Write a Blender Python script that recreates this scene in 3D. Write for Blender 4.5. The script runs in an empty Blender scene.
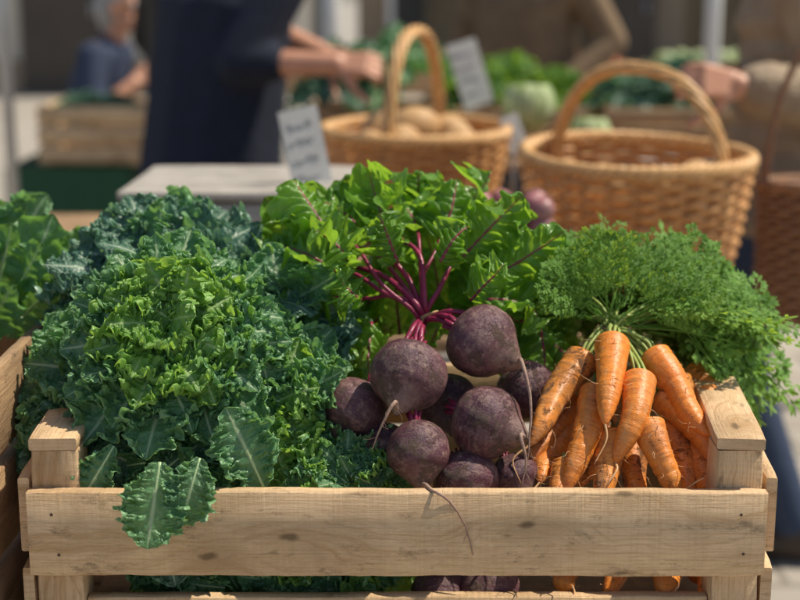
import bpy, math, random
import numpy as np
from mathutils import Vector, Matrix
random.seed(7); RS=np.random.RandomState(7)
SC=bpy.context.scene; COL=SC.collection
PI=math.pi
# ---------------------------------------------------------------- camera
F=1400.0; CAM=Vector((0,-1.23,1.35)); PIT=math.radians(12.5)
cd=bpy.data.cameras.new('camera'); cam=bpy.data.objects.new('camera',cd); COL.objects.link(cam)
cam.location=CAM; cam.rotation_euler=(PI/2-PIT,0,0); cd.lens=36*F/800; cd.sensor_width=36; cd.clip_end=400; cd.clip_start=.05
cd.dof.use_dof=True; cd.dof.focus_distance=1.335; cd.dof.aperture_fstop=3.6
SC.camera=cam
def P(px,py,Y):
    a=(px-400)/F; u=(300-py)/F
    d=Vector((a,math.cos(PIT)+math.sin(PIT)*u,-math.sin(PIT)+math.cos(PIT)*u))
    return CAM+d*((Y-CAM.y)/d.y)
# ---------------------------------------------------------------- world
w=bpy.data.worlds.new('World'); SC.world=w; w.use_nodes=True
nt=w.node_tree; bg=nt.nodes['Background']; sk=nt.nodes.new('ShaderNodeTexSky'); sk.sky_type='NISHITA'; sk.sun_disc=False
SUN=Vector((.48,.10,.82)).normalized()
sk.sun_elevation=math.asin(SUN.z); sk.sun_rotation=math.atan2(SUN.x,SUN.y)
nt.links.new(sk.outputs[0],bg.inputs[0]); bg.inputs[1].default_value=.115
sl=bpy.data.lights.new('sun','SUN'); sl.energy=5.0; sl.angle=math.radians(.5); sl.color=(1,.92,.76)
so=bpy.data.objects.new('sun',sl); COL.objects.link(so); so.rotation_euler=SUN.to_track_quat('Z','Y').to_euler(); so.location=(3,3,6)
SC.view_settings.view_transform='Standard'; SC.view_settings.look='None'; SC.view_settings.exposure=0
# ---------------------------------------------------------------- materials
class NB:
    def __init__(s,name,rough=.6):
        s.m=bpy.data.materials.new(name); s.m.use_nodes=True; s.t=s.m.node_tree; s.b=s.t.nodes['Principled BSDF']; s.o=s.t.nodes['Material Output']
        s.b.inputs['Roughness'].default_value=rough
    def n(s,ty,ins=None,**kw):
        x=s.t.nodes.new('ShaderNode'+ty)
        for k,v in kw.items(): setattr(x,k,v)
        for k,v in (ins or {}).items():
            if isinstance(v,bpy.types.NodeSocket): s.t.links.new(v,x.inputs[k])
            else: x.inputs[k].default_value=v
        return x
    def l(s,a,b): s.t.links.new(a,b)
    def math(s,op,a,b=0.0,c=None,clamp=False):
        x=s.t.nodes.new('ShaderNodeMath'); x.operation=op; x.use_clamp=clamp
        for i,v in enumerate([a,b]+([c] if c is not None else [])):
            if isinstance(v,bpy.types.NodeSocket): s.t.links.new(v,x.inputs[i])
            else: x.inputs[i].default_value=v
        return x.outputs[0]
    def ramp(s,f,pts):
        r=s.t.nodes.new('ShaderNodeValToRGB'); s.l(f,r.inputs[0]); e=r.color_ramp.elements
        while len(e)<len(pts): e.new(.5)
        for q,(p,c) in zip(e,pts): q.position=p; q.color=(c[0],c[1],c[2],1) if hasattr(c,'__len__') else (c,c,c,1)
        return r.outputs[0]
    def mix(s,f,a,b,bt='MIX'):
        x=s.t.nodes.new('ShaderNodeMix'); x.data_type='RGBA'; x.blend_type=bt
        for i,v in ((0,f),(6,a),(7,b)):
            if isinstance(v,bpy.types.NodeSocket): s.l(v,x.inputs[i])
            elif hasattr(v,'__len__'): x.inputs[i].default_value=(v[0],v[1],v[2],1)
            else: x.inputs[i].default_value=v
        return x.outputs[2]
    def noise(s,vec,scale,detail=4,rough=.6,dist=0):
        x=s.n('TexNoise',{'Scale':scale,'Detail':detail,'Roughness':rough,'Distortion':dist})
        if vec is not None: s.l(vec,x.inputs['Vector'])
        return x.outputs[0]
    def mr(s,v,a,b,c=0,d=1):
        x=s.n('MapRange',{0:v,1:a,2:b,3:c,4:d}); return x.outputs[0]
    def bump(s,h,st=.3,dist=.002,tgt=True):
        x=s.n('Bump',{'Strength':st,'Distance':dist,'Height':h})
        if tgt: s.l(x.outputs[0],s.b.inputs['Normal'])
        return x.outputs[0]
    def col(s,c): s.l(c,s.b.inputs['Base Color'])
def simple(name,c1,c2,scale=6,rough=.7,bs=.2,bscale=80,bd=.002,metal=0):
    q=NB(name,rough); tc=q.n('TexCoord').outputs['Object']
    q.col(q.mix(q.mr(q.noise(tc,scale,5),.3,.7),c1,c2)); q.bump(q.noise(tc,bscale,3),bs,bd); q.b.inputs['Metallic'].default_value=metal
    return q.m
def wood(name,c1,c2,cd_,knots=True,dirt=.35,grey=0):
    q=NB(name,.7); uv=q.n('TexCoord').outputs['UV']; rnd=q.n('ObjectInfo').outputs['Random']
    off=q.n('CombineXYZ',{0:q.math('MULTIPLY',rnd,37.),1:q.math('MULTIPLY',rnd,11.)}).outputs[0]
    v=q.n('VectorMath',{0:uv,1:off},operation='ADD').outputs[0]
    h=None; kf=None
    if knots:
        vd=q.n('VectorMath',{0:v,1:q.n('CombineXYZ',{0:q.math('MULTIPLY',q.noise(v,25,3),.02),1:q.math('MULTIPLY',q.noise(v,31,3),.008)}).outputs[0]},operation='ADD').outputs[0]
        vo=q.n('TexVoronoi',{'Vector':q.n('Mapping',{'Vector':vd,'Scale':(5.2,12,1)}).outputs[0],'Scale':1.0},voronoi_dimensions='2D').outputs['Distance']
        k=q.mr(vo,.025,.06,1,0); k2=q.mr(vo,.05,.30,.5,0); kw_=q.mr(vo,.0,.45,1.,0)
    mp=q.n('Mapping',{'Vector':v,'Scale':(2.4,75,1)}).outputs[0]
    warp=q.noise(q.n('Mapping',{'Vector':v,'Scale':(4,9,1)}).outputs[0],1,3)
    wa=q.math('MULTIPLY',warp,6.)
    if knots: wa=q.math('ADD',wa,q.math('MULTIPLY',kw_,2.2))
    mp2=q.n('VectorMath',{0:mp,1:q.n('CombineXYZ',{1:wa}).outputs[0]},operation='ADD').outputs[0]
    g=q.noise(mp2,1.0,7,.7)
    c=q.ramp(g,[(.36,c2),(.48,c1),(.64,[min(1,k_*1.12) for k_ in c1])])
    fine=q.noise(q.n('Mapping',{'Vector':v,'Scale':(14,520,1)}).outputs[0],1,5,.75)
    c=q.mix(q.mr(fine,.48,.66,0,.75),c,c2)
    blot=q.noise(v,8,6,.65); c=q.mix(q.mr(blot,.44,.70,0,dirt*1.7),c,cd_)
    stain=q.noise(q.n('Mapping',{'Vector':v,'Scale':(20,48,1)}).outputs[0],1,7,.78); c=q.mix(q.mr(stain,.55,.67,0,min(1,dirt*2.2)),c,[k_*.5 for k_ in cd_])
    saw=q.noise(q.n('Mapping',{'Vector':v,'Scale':(260,6,1)}).outputs[0],1,2,.5); c=q.mix(q.mr(saw,.5,.75,0,.25),c,c2)
    h=g
    if knots:
        c=q.mix(k2,c,[a*.75 for a in c2]); c=q.mix(q.math('MULTIPLY',k,.85),c,[a*.3 for a in c2])
        h=q.math('SUBTRACT',h,q.math('MULTIPLY',k,.5))
    q.col(c); q.bump(q.math('ADD',q.math('ADD',q.math('MULTIPLY',h,.6),fine),q.math('MULTIPLY',saw,.7)),.9,.0018)
    q.l(q.mr(g,.3,.7,.6,.85),q.b.inputs['Roughness'])
    return q.m
def leafmat(name,cd_,cl,cv,N=8,k=2.4,vst=.6,tr=.32,rough=.45,midc=None,wmid=.05,edge=None,spec=.5,glow=1.9):
    q=NB(name,rough); tc=q.n('TexCoord'); uv=tc.outputs['UV']; ob=tc.outputs['Object']; rnd=q.n('ObjectInfo').outputs['Random']
    s=q.n('SeparateXYZ',{0:uv}); u=s.outputs[0]; a=q.math('MULTIPLY',q.math('ABSOLUTE',q.math('SUBTRACT',s.outputs[1],.5)),2.)
    wob=q.math('MULTIPLY',q.noise(uv,7,2),.5)
    fr=q.math('FRACT',q.math('ADD',q.math('SUBTRACT',q.math('MULTIPLY',u,float(N)),q.math('MULTIPLY',a,k)),wob))
    line=q.mr(q.math('ABSOLUTE',q.math('SUBTRACT',fr,.5)),.43,.5)
    line=q.math('MULTIPLY',line,q.mr(a,.25,.95,1,.1))
    vo=q.n('TexVoronoi',{'Vector':q.n('Mapping',{'Vector':uv,'Scale':(26,15,1)}).outputs[0],'Scale':1.0},feature='DISTANCE_TO_EDGE').outputs[0]
    fine=q.mr(vo,0,.09,.45,0)
    mid=q.mr(a,wmid*.5,wmid*1.6,1,0)
    vein=q.math('MAXIMUM',q.math('MAXIMUM',line,fine),0.)
    nz=q.noise(ob,30,4); f=q.math('ADD',q.mr(nz,.3,.7,0,.65),q.math('MULTIPLY',rnd,.45),clamp=True)
    c=q.mix(f,cd_,cl)
    if edge: c=q.mix(q.mr(a,.6,1.,0,.85),c,edge)
    c=q.mix(q.math('MULTIPLY',vein,vst),c,cv); c=q.mix(mid,c,midc or cv)
    q.col(c)
    hb=q.math('SUBTRACT',q.noise(ob,260,3),q.math('MULTIPLY',vein,1.2))
    nb=q.bump(hb,.4,.0012); q.b.inputs['Specular IOR Level'].default_value=spec
    t=q.n('BsdfTranslucent'); q.l(q.mix(.5,c,[min(1,cl[0]*2.4),min(1,cl[1]*glow),cl[2]*.5]),t.inputs[0]); q.l(nb,t.inputs['Normal'])
    mx=q.n('MixShader'); mx.inputs[0].default_value=tr; q.l(q.b.outputs[0],mx.inputs[1]); q.l(t.outputs[0],mx.inputs[2]); q.l(mx.outputs[0],q.o.inputs[0])
    return q.m
M={}
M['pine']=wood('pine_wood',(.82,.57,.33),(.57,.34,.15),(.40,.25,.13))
M['shadepine']=wood('shaded_pine',(.46,.29,.15),(.30,.17,.08),(.16,.1,.06))  # darker copy of the pine, with shade put into its colours
M['pale']=wood('weathered_wood',(.50,.45,.39),(.36,.32,.27),(.2,.17,.13),False)
M['kale']=leafmat('kale_leaf',(.05,.155,.065),(.145,.34,.13),(.42,.56,.32),9,2.2,.5,.36,.33,(.48,.6,.35),.05,(.26,.48,.23),.6)
M['kaleb']=leafmat('kale_bright_leaf',(.11,.26,.05),(.25,.46,.09),(.42,.58,.22),9,2.2,.35,.4,.35,(.46,.6,.26),.05,(.34,.57,.15),.6)
M['kaled']=leafmat('kale_dark_leaf',(.035,.11,.07),(.10,.235,.145),(.36,.48,.35),9,2.2,.55,.33,.32,(.44,.54,.39),.05,(.21,.39,.26),.65)
M['collard']=leafmat('broad_leaf',(.05,.17,.05),(.15,.35,.10),(.4,.56,.31),7,1.8,.7,.4,.28,(.48,.6,.36),.04,None,.65)
M['beetleaf']=leafmat('beet_leaf',(.06,.17,.025),(.23,.45,.06),(.46,.60,.18),7,1.5,.5,.48,.24,(.42,.07,.11),.026,None,.7)
M['lettuce']=leafmat('lettuce_leaf',(.10,.22,.035),(.2,.38,.07),(.5,.6,.25),7,2,.4,.35,.5)
M['cabbage']=leafmat('cabbage_leaf',(.40,.50,.2),(.56,.66,.36),(.75,.8,.55),7,1.6,.6,.2,.45)
M['rib']=simple('pale_green_rib',(.44,.56,.3),(.34,.48,.2),20,.4)
M['stem']=simple('crimson_stem',(.32,.018,.075),(.17,.010,.04),50,.4,.3,200)
M['cstem']=simple('carrot_stem',(.26,.37,.07),(.38,.42,.12),30,.5)
M['frond']=leafmat('carrot_frond',(.075,.21,.03),(.27,.50,.085),(.3,.5,.12),1,0,.1,.42,.42,(.24,.45,.08),.01,None,.45,1.6)
M['steel']=simple('grey_metal',(.5,.5,.5),(.42,.42,.43),5,.4,.1,60,.001,.8)
M['rust']=simple('rusty_nail',(.09,.05,.03),(.14,.08,.05),90,.8)
M['white']=simple('white_pole_paint',(.78,.77,.73),(.68,.66,.62),4,.5)
M['card']=simple('chalk_card',(.60,.585,.55),(.46,.45,.43),9,.7)
M['ink']=simple('marker_ink',(.2,.2,.21),(.28,.28,.29),9,.6)
M['twine']=simple('raffia_twine',(.55,.38,.18),(.42,.27,.11),60,.8)
M['potato']=simple('potato_skin',(.62,.38,.17),(.46,.26,.1),14,.6)
M['radish']=simple('radish_skin',(.36,.10,.11),(.30,.17,.15),14,.4)
M['tomato']=simple('tomato_skin',(.55,.06,.02),(.5,.12,.03),8,.3)
M['orange']=simple('pumpkin_skin',(.6,.26,.06),(.5,.18,.04),8,.4)
M['greencloth']=simple('green_cloth',(.015,.07,.03),(.025,.095,.04),5,.85)
M['canvas']=simple('dark_canvas',(.13,.105,.065),(.22,.17,.10),3,.9)
M['navy']=simple('navy_wool',(.009,.013,.026),(.014,.019,.037),30,.95,.5,300)
M['blue']=simple('blue_cotton',(.02,.03,.065),(.03,.045,.09),20,.85)
M['black']=simple('black_wool',(.02,.015,.012),(.04,.03,.022),20,.85)
M['khaki']=simple('brown_canvas',(.25,.165,.09),(.17,.11,.06),15,.85)
M['beige']=simple('beige_padded_cloth',(.38,.28,.18),(.28,.20,.125),12,.75,.8,45,.01)
M['jeans']=simple('denim',(.02,.035,.075),(.035,.055,.1),60,.8)
M['skin']=simple('skin',(.62,.32,.20),(.54,.25,.15),20,.45,.1,300)
M['hair']=simple('brown_hair',(.06,.035,.02),(.11,.065,.04),60,.6)
M['greyhair']=simple('grey_hair',(.4,.38,.36),(.3,.28,.26),60,.6)
M['shoe']=simple('dark_leather',(.03,.02,.015),(.05,.03,.02),30,.5)
M['eye']=simple('eye_white',(.7,.68,.65),(.65,.6,.58),5,.2)
M['lip']=simple('lip',(.42,.15,.12),(.38,.13,.1),5,.4)
M['wall1']=simple('cream_render',(.74,.66,.54),(.58,.51,.41),.8,.85)
M['wall2']=simple('brown_stone',(.36,.27,.18),(.25,.19,.13),.8,.85)
M['glass']=simple('shop_glass',(.03,.035,.035),(.05,.05,.05),.7,.15,0)
M['door']=simple('dark_door_paint',(.05,.035,.025),(.07,.05,.035),2,.4)
def wicker(name,c1,c2,c3):
    q=NB(name,.4); tc=q.n('TexCoord'); n1=q.noise(tc.outputs['UV'],5,4); n2=q.noise(tc.outputs['Object'],60,3)
    c=q.mix(q.mr(n1,.35,.65),c1,c2); c=q.mix(q.mr(n2,.5,.7,0,.6),c,c3); q.col(c); q.bump(n2,.3,.001); return q.m
M['wicker']=wicker('honey_wicker',(.76,.41,.15),(.56,.26,.08),(.24,.09,.03))
M['wickerp']=wicker('pale_wicker',(.82,.50,.22),(.64,.35,.12),(.36,.17,.05))
M['wickerd']=wicker('brown_wicker',(.34,.16,.07),(.24,.11,.045),(.12,.05,.02))
q=NB('beet_skin',.5); tc=q.n('TexCoord'); ob=tc.outputs['Object']; uv=tc.outputs['UV']
c=q.ramp(q.noise(ob,24,6,.7),[(.3,(.050,.013,.023)),(.5,(.105,.034,.048)),(.7,(.19,.09,.09))])
ring=q.noise(q.n('Mapping',{'Vector':uv,'Scale':(2.5,30,1)}).outputs[0],1,5,.65)
c=q.mix(q.mr(ring,.5,.72,0,.55),c,(.25,.14,.12))
sc_=q.noise(ob,90,6,.8); c=q.mix(q.mr(sc_,.50,.66,0,.8),c,(.31,.20,.155))
s=q.n('SeparateXYZ',{0:uv}).outputs[1]
c=q.mix(q.mr(s,.72,.97,0,.8),c,(.28,.175,.13)); c=q.mix(q.mr(s,0,.14,.9,0),c,(.15,.09,.055))
so_=q.noise(ob,42,8,.78); c=q.mix(q.mr(so_,.53,.61,0,.88),c,(.10,.06,.036))
q.col(c); q.bump(q.math('ADD',q.math('ADD',q.noise(ob,60,6,.75),q.math('MULTIPLY',sc_,.7)),q.mr(so_,.53,.61,0,.5)),.75,.003); q.l(q.math('ADD',q.mr(sc_,.4,.65,.30,.52),q.mr(so_,.5,.61,0,.35)),q.b.inputs['Roughness']); M['beet']=q.m
M['beetroot']=simple('beet_taproot',(.24,.13,.10),(.38,.25,.18),60,.7,.4,300)
q=NB('carrot_skin',.5); tc=q.n('TexCoord'); ob=tc.outputs['Object']; uv=tc.outputs['UV']; oi=q.n('ObjectInfo')
c=q.mix(q.mr(q.noise(ob,30,4),.3,.7),(.92,.29,.035),(.78,.20,.022)); c=q.mix(q.math('MULTIPLY',oi.outputs['Random'],.5),c,(.90,.37,.06))
ln=q.noise(q.n('Mapping',{'Vector':uv,'Scale':(1.6,46,1)}).outputs[0],1,4,.75); c=q.mix(q.mr(ln,.54,.64,0,.75),c,(.44,.11,.02))
c=q.mix(q.mr(q.noise(uv,6,3),.5,.75,0,.5),c,(.86,.50,.20))
am=q.n('SeparateColor',{0:oi.outputs['Color']}).outputs[0]
film=q.noise(ob,26,6,.75); fa=q.math('MULTIPLY',q.mr(film,.40,.62,0,.75),q.math('ADD',.12,am)); c=q.mix(fa,c,(.30,.14,.055))
dt=q.noise(ob,60,9,.8,.6)
th=q.math('SUBTRACT',.645,q.math('MULTIPLY',am,.15)); dm=q.math('MULTIPLY',q.math('SUBTRACT',dt,th),14.,clamp=True)
dd=q.mix(q.noise(ob,150,3),(.05,.026,.013),(.16,.09,.045)); c=q.mix(q.math('MULTIPLY',dm,.88),c,dd)
sv=q.n('SeparateXYZ',{0:uv}).outputs[1]; c=q.mix(q.mr(sv,.0,.05,.85,0),c,(.12,.12,.03))
q.col(c); hh=q.math('ADD',q.math('MULTIPLY',ln,-.5),q.math('ADD',q.math('MULTIPLY',dm,.9),q.math('MULTIPLY',q.noise(ob,200,3),.5))); q.bump(hh,.7,.002); q.l(q.math('ADD',q.math('MULTIPLY',dm,.45),.36),q.b.inputs['Roughness']); M['carrot']=q.m
M['croot']=simple('carrot_root_hair',(.66,.4,.2),(.54,.3,.13),60,.7)
q=NB('stone_paving',.85); tc=q.n('TexCoord').outputs['Object']; br=q.n('TexBrick',{'Vector':tc,'Color1':(.45,.40,.34,1),'Color2':(.36,.32,.27,1),'Mortar':(.2,.175,.14,1),'Scale':1.0,'Mortar Size':.012,'Brick Width':.6,'Row Height':.3})
q.col(q.mix(q.mr(q.noise(tc,1.3,5),.35,.7,0,.5),br.outputs[0],(.27,.24,.2))); q.bump(br.outputs[1],-.3,.01); M['paving']=q.m
# ---------------------------------------------------------------- object helpers
def setp(o,label=None,cat=None,group=None,kind=None):
    if label: o['label']=label
    if cat: o['category']=cat
    if group: o['group']=group
    if kind: o['kind']=kind
def thing(name,label,cat,loc,group=None):
    o=bpy.data.objects.new(name,None); COL.objects.link(o); o.location=loc; o.empty_display_size=.05; setp(o,label,cat,group); return o
class MB:
    def __init__(s): s.v=[]; s.f=[]; s.uv=[]; s.n=0
    def add(s,v,f,uv=None):
        v=np.asarray(v,float).reshape(-1,3); s.v.append(v); s.f+= [tuple(i+s.n for i in t) for t in f]
        s.uv.append(np.zeros((len(v),2)) if uv is None else np.asarray(uv,float)); s.n+=len(v)
    def mesh(s,name,m,off=(0,0,0),smooth=True):
        me=bpy.data.meshes.new(name); V=np.concatenate(s.v)-np.array(off); U=np.concatenate(s.uv)
        me.from_pydata(V.tolist(),[],s.f); li=np.zeros(len(me.loops),dtype=np.int32); me.loops.foreach_get('vertex_index',li)
        ul=me.uv_layers.new(name='UVMap'); ul.data.foreach_set('uv',U[li].astype(np.float32).ravel())
        if smooth: me.polygons.foreach_set('use_smooth',[True]*len(me.polygons))
        me.materials.append(m); me.update(); return me
    def build(s,name,m,parent=None,smooth=True,top=False):
        off=(0,0,0)
        if parent is not None:
            r=parent
            while r.parent: r=r.parent
            off=tuple(r.location)
        me=s.mesh(name,m,off,smooth); o=bpy.data.objects.new(name,me); COL.objects.link(o)
        if parent is not None: o.parent=parent
        return o
def cr(pts,n=8):
    p=[np.array(q,float) for q in pts]
    if len(p)<3:
        return [p[0]+(p[1]-p[0])*i/n for i in range(n+1)]
    p=[2*p[0]-p[1]]+p+[2*p[-1]-p[-2]]; out=[]
    for i in range(1,len(p)-2):
        a,b,c,d=p[i-1:i+3]
        for k in range(n):
            t=k/n; out.append(.5*((2*b)+(c-a)*t+(2*a-5*b+4*c-d)*t*t+(-a+3*b-3*c+d)*t**3))
    out.append(p[-2]); return out
def tube(mb,pts,rad,sides=8,cap=True,closed=False,flat=1.0,u0=0):
    p=np.array([list(q) for q in pts],float); n=len(p)
    if closed: tg=np.roll(p,-1,0)-np.roll(p,1,0)
    else: tg=np.gradient(p,axis=0)
    tg/=np.linalg.norm(tg,axis=1)[:,None]+1e-12
    r=np.full(n,rad) if np.isscalar(rad) else np.array(rad,float)
    ref=np.array([0,0,1.]) if abs(tg[0][2])<.9 else np.array([1.,0,0]); x=np.cross(tg[0],ref); x/=np.linalg.norm(x)
    V=[];U=[];a=np.arange(sides)*2*PI/sides; L=0
    for i in range(n):
        x=x-tg[i]*x.dot(tg[i]); x/=np.linalg.norm(x)+1e-12; y=np.cross(tg[i],x)
        if i: L+=np.linalg.norm(p[i]-p[i-1])
        V.append(p[i]+r[i]*(np.cos(a)[:,None]*x+flat*np.sin(a)[:,None]*y)); U.append(np.stack([a/(2*PI)+u0,np.full(sides,L*10+u0)],1))
    f=[]
    m=n if closed else n-1
    for i in range(m):
        j=(i+1)%n
        for k in range(sides):
            k2=(k+1)%sides; f.append((i*sides+k,i*sides+k2,j*sides+k2,j*sides+k))
    if cap and not closed: f.append(tuple(range(sides))[::-1]); f.append(tuple((n-1)*sides+k for k in range(sides)))
    mb.add(np.concatenate(V),f,np.concatenate(U))
def plank(mb,a,b,wd,th,up=(0,0,1),ch=.0014,seg=None,wob=.0004):
    a=np.array(a,float); b=np.array(b,float); d=b-a; L=np.linalg.norm(d); d/=L; up=np.array(up,float); up-=d*up.dot(d); up/=np.linalg.norm(up); s=np.cross(d,up)
    n=seg or max(6,int(L/.02)); h=wd/2; t=th/2
    cs=[(-t,-h+ch),(-t,h-ch),(-t+ch,h),(t-ch,h),(t,h-ch),(t,-h+ch),(t-ch,-h),(-t+ch,-h)]
    per=[0,wd,wd+.002,wd+th,wd+th+.002,2*wd+th,2*wd+th+.002,2*wd+2*th]
    r0=RS.uniform(0,50,2); V=[];U=[];f=[]
    ph=RS.uniform(0,6,6)
    for i in range(n+1):
        x=i/n*L
        w1=wob*(math.sin(x*23+ph[0])+.6*math.sin(x*71+ph[1])+RS.normal(0,.5)); w2=wob*(math.sin(x*19+ph[2])+.6*math.sin(x*59+ph[3])+RS.normal(0,.5)); bw=wob*math.sin(x*9+ph[4])
        e=.0008 if i in(0,n) else 0
        for (p_,q_),uu in zip(cs,per):
            qq=q_+(w1 if q_>0 else w2); sh=1-(e/max(t,.003)); V.append(a+d*x+s*(p_*sh+bw)+up*qq*(1-e/max(h,.01))); U.append((x+r0[0],uu+r0[1]))
    for i in range(n):
        for k in range(8): f.append((i*8+k,i*8+(k+1)%8,(i+1)*8+(k+1)%8,(i+1)*8+k))
    mb.add(V,f,U)
    k0=len(V)-8; up_=np.array(up)
    for base,rev in ((0,True),(k0,False)):
        vv=V[base:base+8]; uu=[(r0[0]+float(np.dot(q-a,s))*.9,r0[1]+float(np.dot(q-a,up_))*.9) for q in vv]
        mb.add(vv,[tuple(range(8))[::-1] if rev else tuple(range(8))],uu)
def box(mb,c,sz,rz=0):
    x,y,z=[k/2 for k in sz]; V=[]
    for sx in(-1,1):
        for sy in(-1,1):
            for s3 in(-1,1):
                X=sx*x;Y=sy*y; V.append((c[0]+X*math.cos(rz)-Y*math.sin(rz),c[1]+X*math.sin(rz)+Y*math.cos(rz),c[2]+s3*z))
    mb.add(V,[(0,1,3,2),(4,6,7,5),(0,4,5,1),(2,3,7,6),(0,2,6,4),(1,5,7,3)],[(v[0],v[2]) for v in V])
# ---------------------------------------------------------------- setting
g=MB(); g.add([(-90,-30,0),(90,-30,0),(90,160,0),(-90,160,0)],[(0,1,2,3)]); o=g.build('ground',M['paving'],smooth=False); setp(o,kind='structure')
def building(label,x0,x1,Y,h,wm,nw):
    r=thing('building',label,'building',((x0+x1)/2,Y+4,0)); m=MB(); box(m,((x0+x1)/2,Y+4,h/2),(x1-x0,8,h)); m.build('wall',wm,r,False)
    m=MB(); box(m,((x0+x1)/2,Y+4,h+.3),(x1-x0+.5,8.5,.6)); m.build('roof',M['wall2'],r,False)
    m=MB(); box(m,((x0+x1)/2,Y-.06,.22),(x1-x0,.12,.44)); m.build('plinth',M['wall2'],r,False)
    st=(x1-x0)/nw
    for i in range(nw):
        cx=x0+st*(i+.5)
        for fl in range(int(h//3)):
            if i%3==1 and fl==0:
                m=MB(); box(m,(cx,Y-.08,1.15),(1.1,.15,2.3)); d=m.build('door',M['door'],r,False)
                m=MB(); tube(m,[(cx+.4,Y-.2,1.),(cx+.4,Y-.2,1.2)],.02,6); m.build('handle',M['steel'],d); continue
            zc=fl*3+1.65; ww=st*.62; hh=1.9 if fl==0 else 1.5
            m=MB()
            for (dx,dz,sx,sz) in ((-ww/2,0,.09,hh+.09),(ww/2,0,.09,hh+.09),(0,hh/2,ww-.09,.09),(0,-hh/2,ww-.09,.09),(0,0,.05,hh-.09)): box(m,(cx+dx,Y-.03,zc+dz),(sx,.1,sz))
            wf=m.build('window',M['white'],r,False); m=MB(); box(m,(cx,Y-.005,zc),(ww-.05,.02,hh-.05)); m.build('pane',M['glass'],wf,False)
building('cream rendered building with tall shop windows at the far left of the square',-14,-1.2,17.5,9,M['wall1'],6)
building('brown stone building closing the square on the right',-.6,14,19,9,M['wall2'],6)
# ---------------------------------------------------------------- crates
def nails(parent,pts,r=.0016):
    for p in pts:
        m=MB(); p=Vector(p); tube(m,[p,p+Vector((0,-.0008,0))],[r,r*.8],8); m.build('nail',M['rust'],parent)
crate=thing('wooden_crate','long pale pine crate in front holding kale, beetroots and carrots','crate',(0,.2,.70))
zb=.700
m=MB(); plank(m,(-.348,.008,.8525),(.3425,.008,.852),.083,.015,seg=60); fb=m.build('front_board',M['pine'],crate)
nails(fb,[(-.325,0.0005,.872),(-.32,.0005,.832),(.318,.0005,.872),(.322,.0005,.833)])
m=MB(); plank(m,(-.3005,.030,.740),(.2955,.030,.741),.078,.014); m.build('front_board',M['pine'],crate)
for sx,x in ((-1,-.324),(1,.319)):
    m=MB(); plank(m,(x,.0385,zb),(x,.0385,.929),.044,.044,up=(1,0,0)); m.build('post',M['pine'],crate)
    xb=x+(.036 if sx>0 else -.012)
    m=MB(); plank(m,(xb,.40,zb),(xb,.40,.935),.043,.04,up=(1,0,0)); m.build('post',M['pine'],crate)
    m=MB(); plank(m,(x,.016,.9355),(xb,.43,.942),.012,.046); m.build('rail',M['pine'],crate)
    for z in (.865,.775):
        xo=sx*.0305
        m=MB(); plank(m,(x+xo,.018,z),(xb+xo,.43,z),.075,.012); m.build('side_board',M['pine'],crate)
for z in (.865,.775):
    m=MB(); plank(m,(-.34,.428,z),(.36,.428,z),.075,.012); m.build('back_board',M['pine'],crate)
m=MB()
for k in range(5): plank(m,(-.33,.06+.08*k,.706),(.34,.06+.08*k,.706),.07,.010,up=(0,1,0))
m.build('bottom_slats',M['shadepine'],crate)
def gcrate(name,label,cat,x0,x1,y0,y1,z0,z1,mt,nb=3,post=.03,group=None,bt=.012):
    r=thing(name,label,cat,((x0+x1)/2,(y0+y1)/2,z0),group); hh=(z1-z0)/nb; 
    for (x,y) in ((x0+post/2+bt,y0+post/2+bt),(x1-post/2-bt,y0+post/2+bt),(x0+post/2+bt,y1-post/2-bt),(x1-post/2-bt,y1-post/2-bt)):
        m=MB(); plank(m,(x,y,z0),(x,y,z1),post,post,up=(1,0,0)); m.build('post',mt,r)
    for i in range(nb):
        z=z0+hh*(i+.5); wd=hh*.86
        for a,b in (((x0,y0+bt/2,z),(x1,y0+bt/2,z)),((x0,y1-bt/2,z),(x1,y1-bt/2,z)),((x0+bt/2,y0+bt,z),(x0+bt/2,y1-bt,z)),((x1-bt/2,y0+bt,z),(x1-bt/2,y1-bt,z))):
            m=MB(); plank(m,a,b,wd,bt); m.build('side_board',mt,r)
    m=MB(); box(m,((x0+x1)/2,(y0+y1)/2,z0+.02),(x1-x0-2*bt,y1-y0-2*bt,.01)); m.build('bottom',mt,r,False)
    return r
gcrate('wooden_crate','brown slatted crate at the left edge beside the long pale crate','crate',-.95,-.388,-.02,.44,.705,1.0,M['shadepine'],3,.035)
def table(label,x0,x1,y0,y1,z,mt,legs=True):
    r=thing('table',label,'table',((x0+x1)/2,(y0+y1)/2,0)); n=max(2,int((y1-y0)/.14)); m=MB(); wd=(y1-y0)/n
    for i in range(n): plank(m,(x0,y0+wd*(i+.5),z-.0125),(x1,y0+wd*(i+.5),z-.0125),wd*.98,.025,up=(0,1,0),seg=10)
    m.build('tabletop',mt,r)
    for x in (x0+.05,x1-.05):
        for y in (y0+.05,y1-.05):
            m=MB(); plank(m,(x,y,0),(x,y,z-.026),.05,.05,up=(1,0,0)); m.build('leg',mt,r)
    return r
table('plank table carrying the front row of vegetable crates',-1.5,.36,-.03,.50,.695,M['shadepine'])
table('plank table carrying the wicker baskets behind the front crate',-1.2,.60,.97,2.25,.80,M['shadepine'])
table('long plank table of greens in the blurred background',-.35,1.45,3.2,4.0,.86,M['shadepine'])
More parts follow.
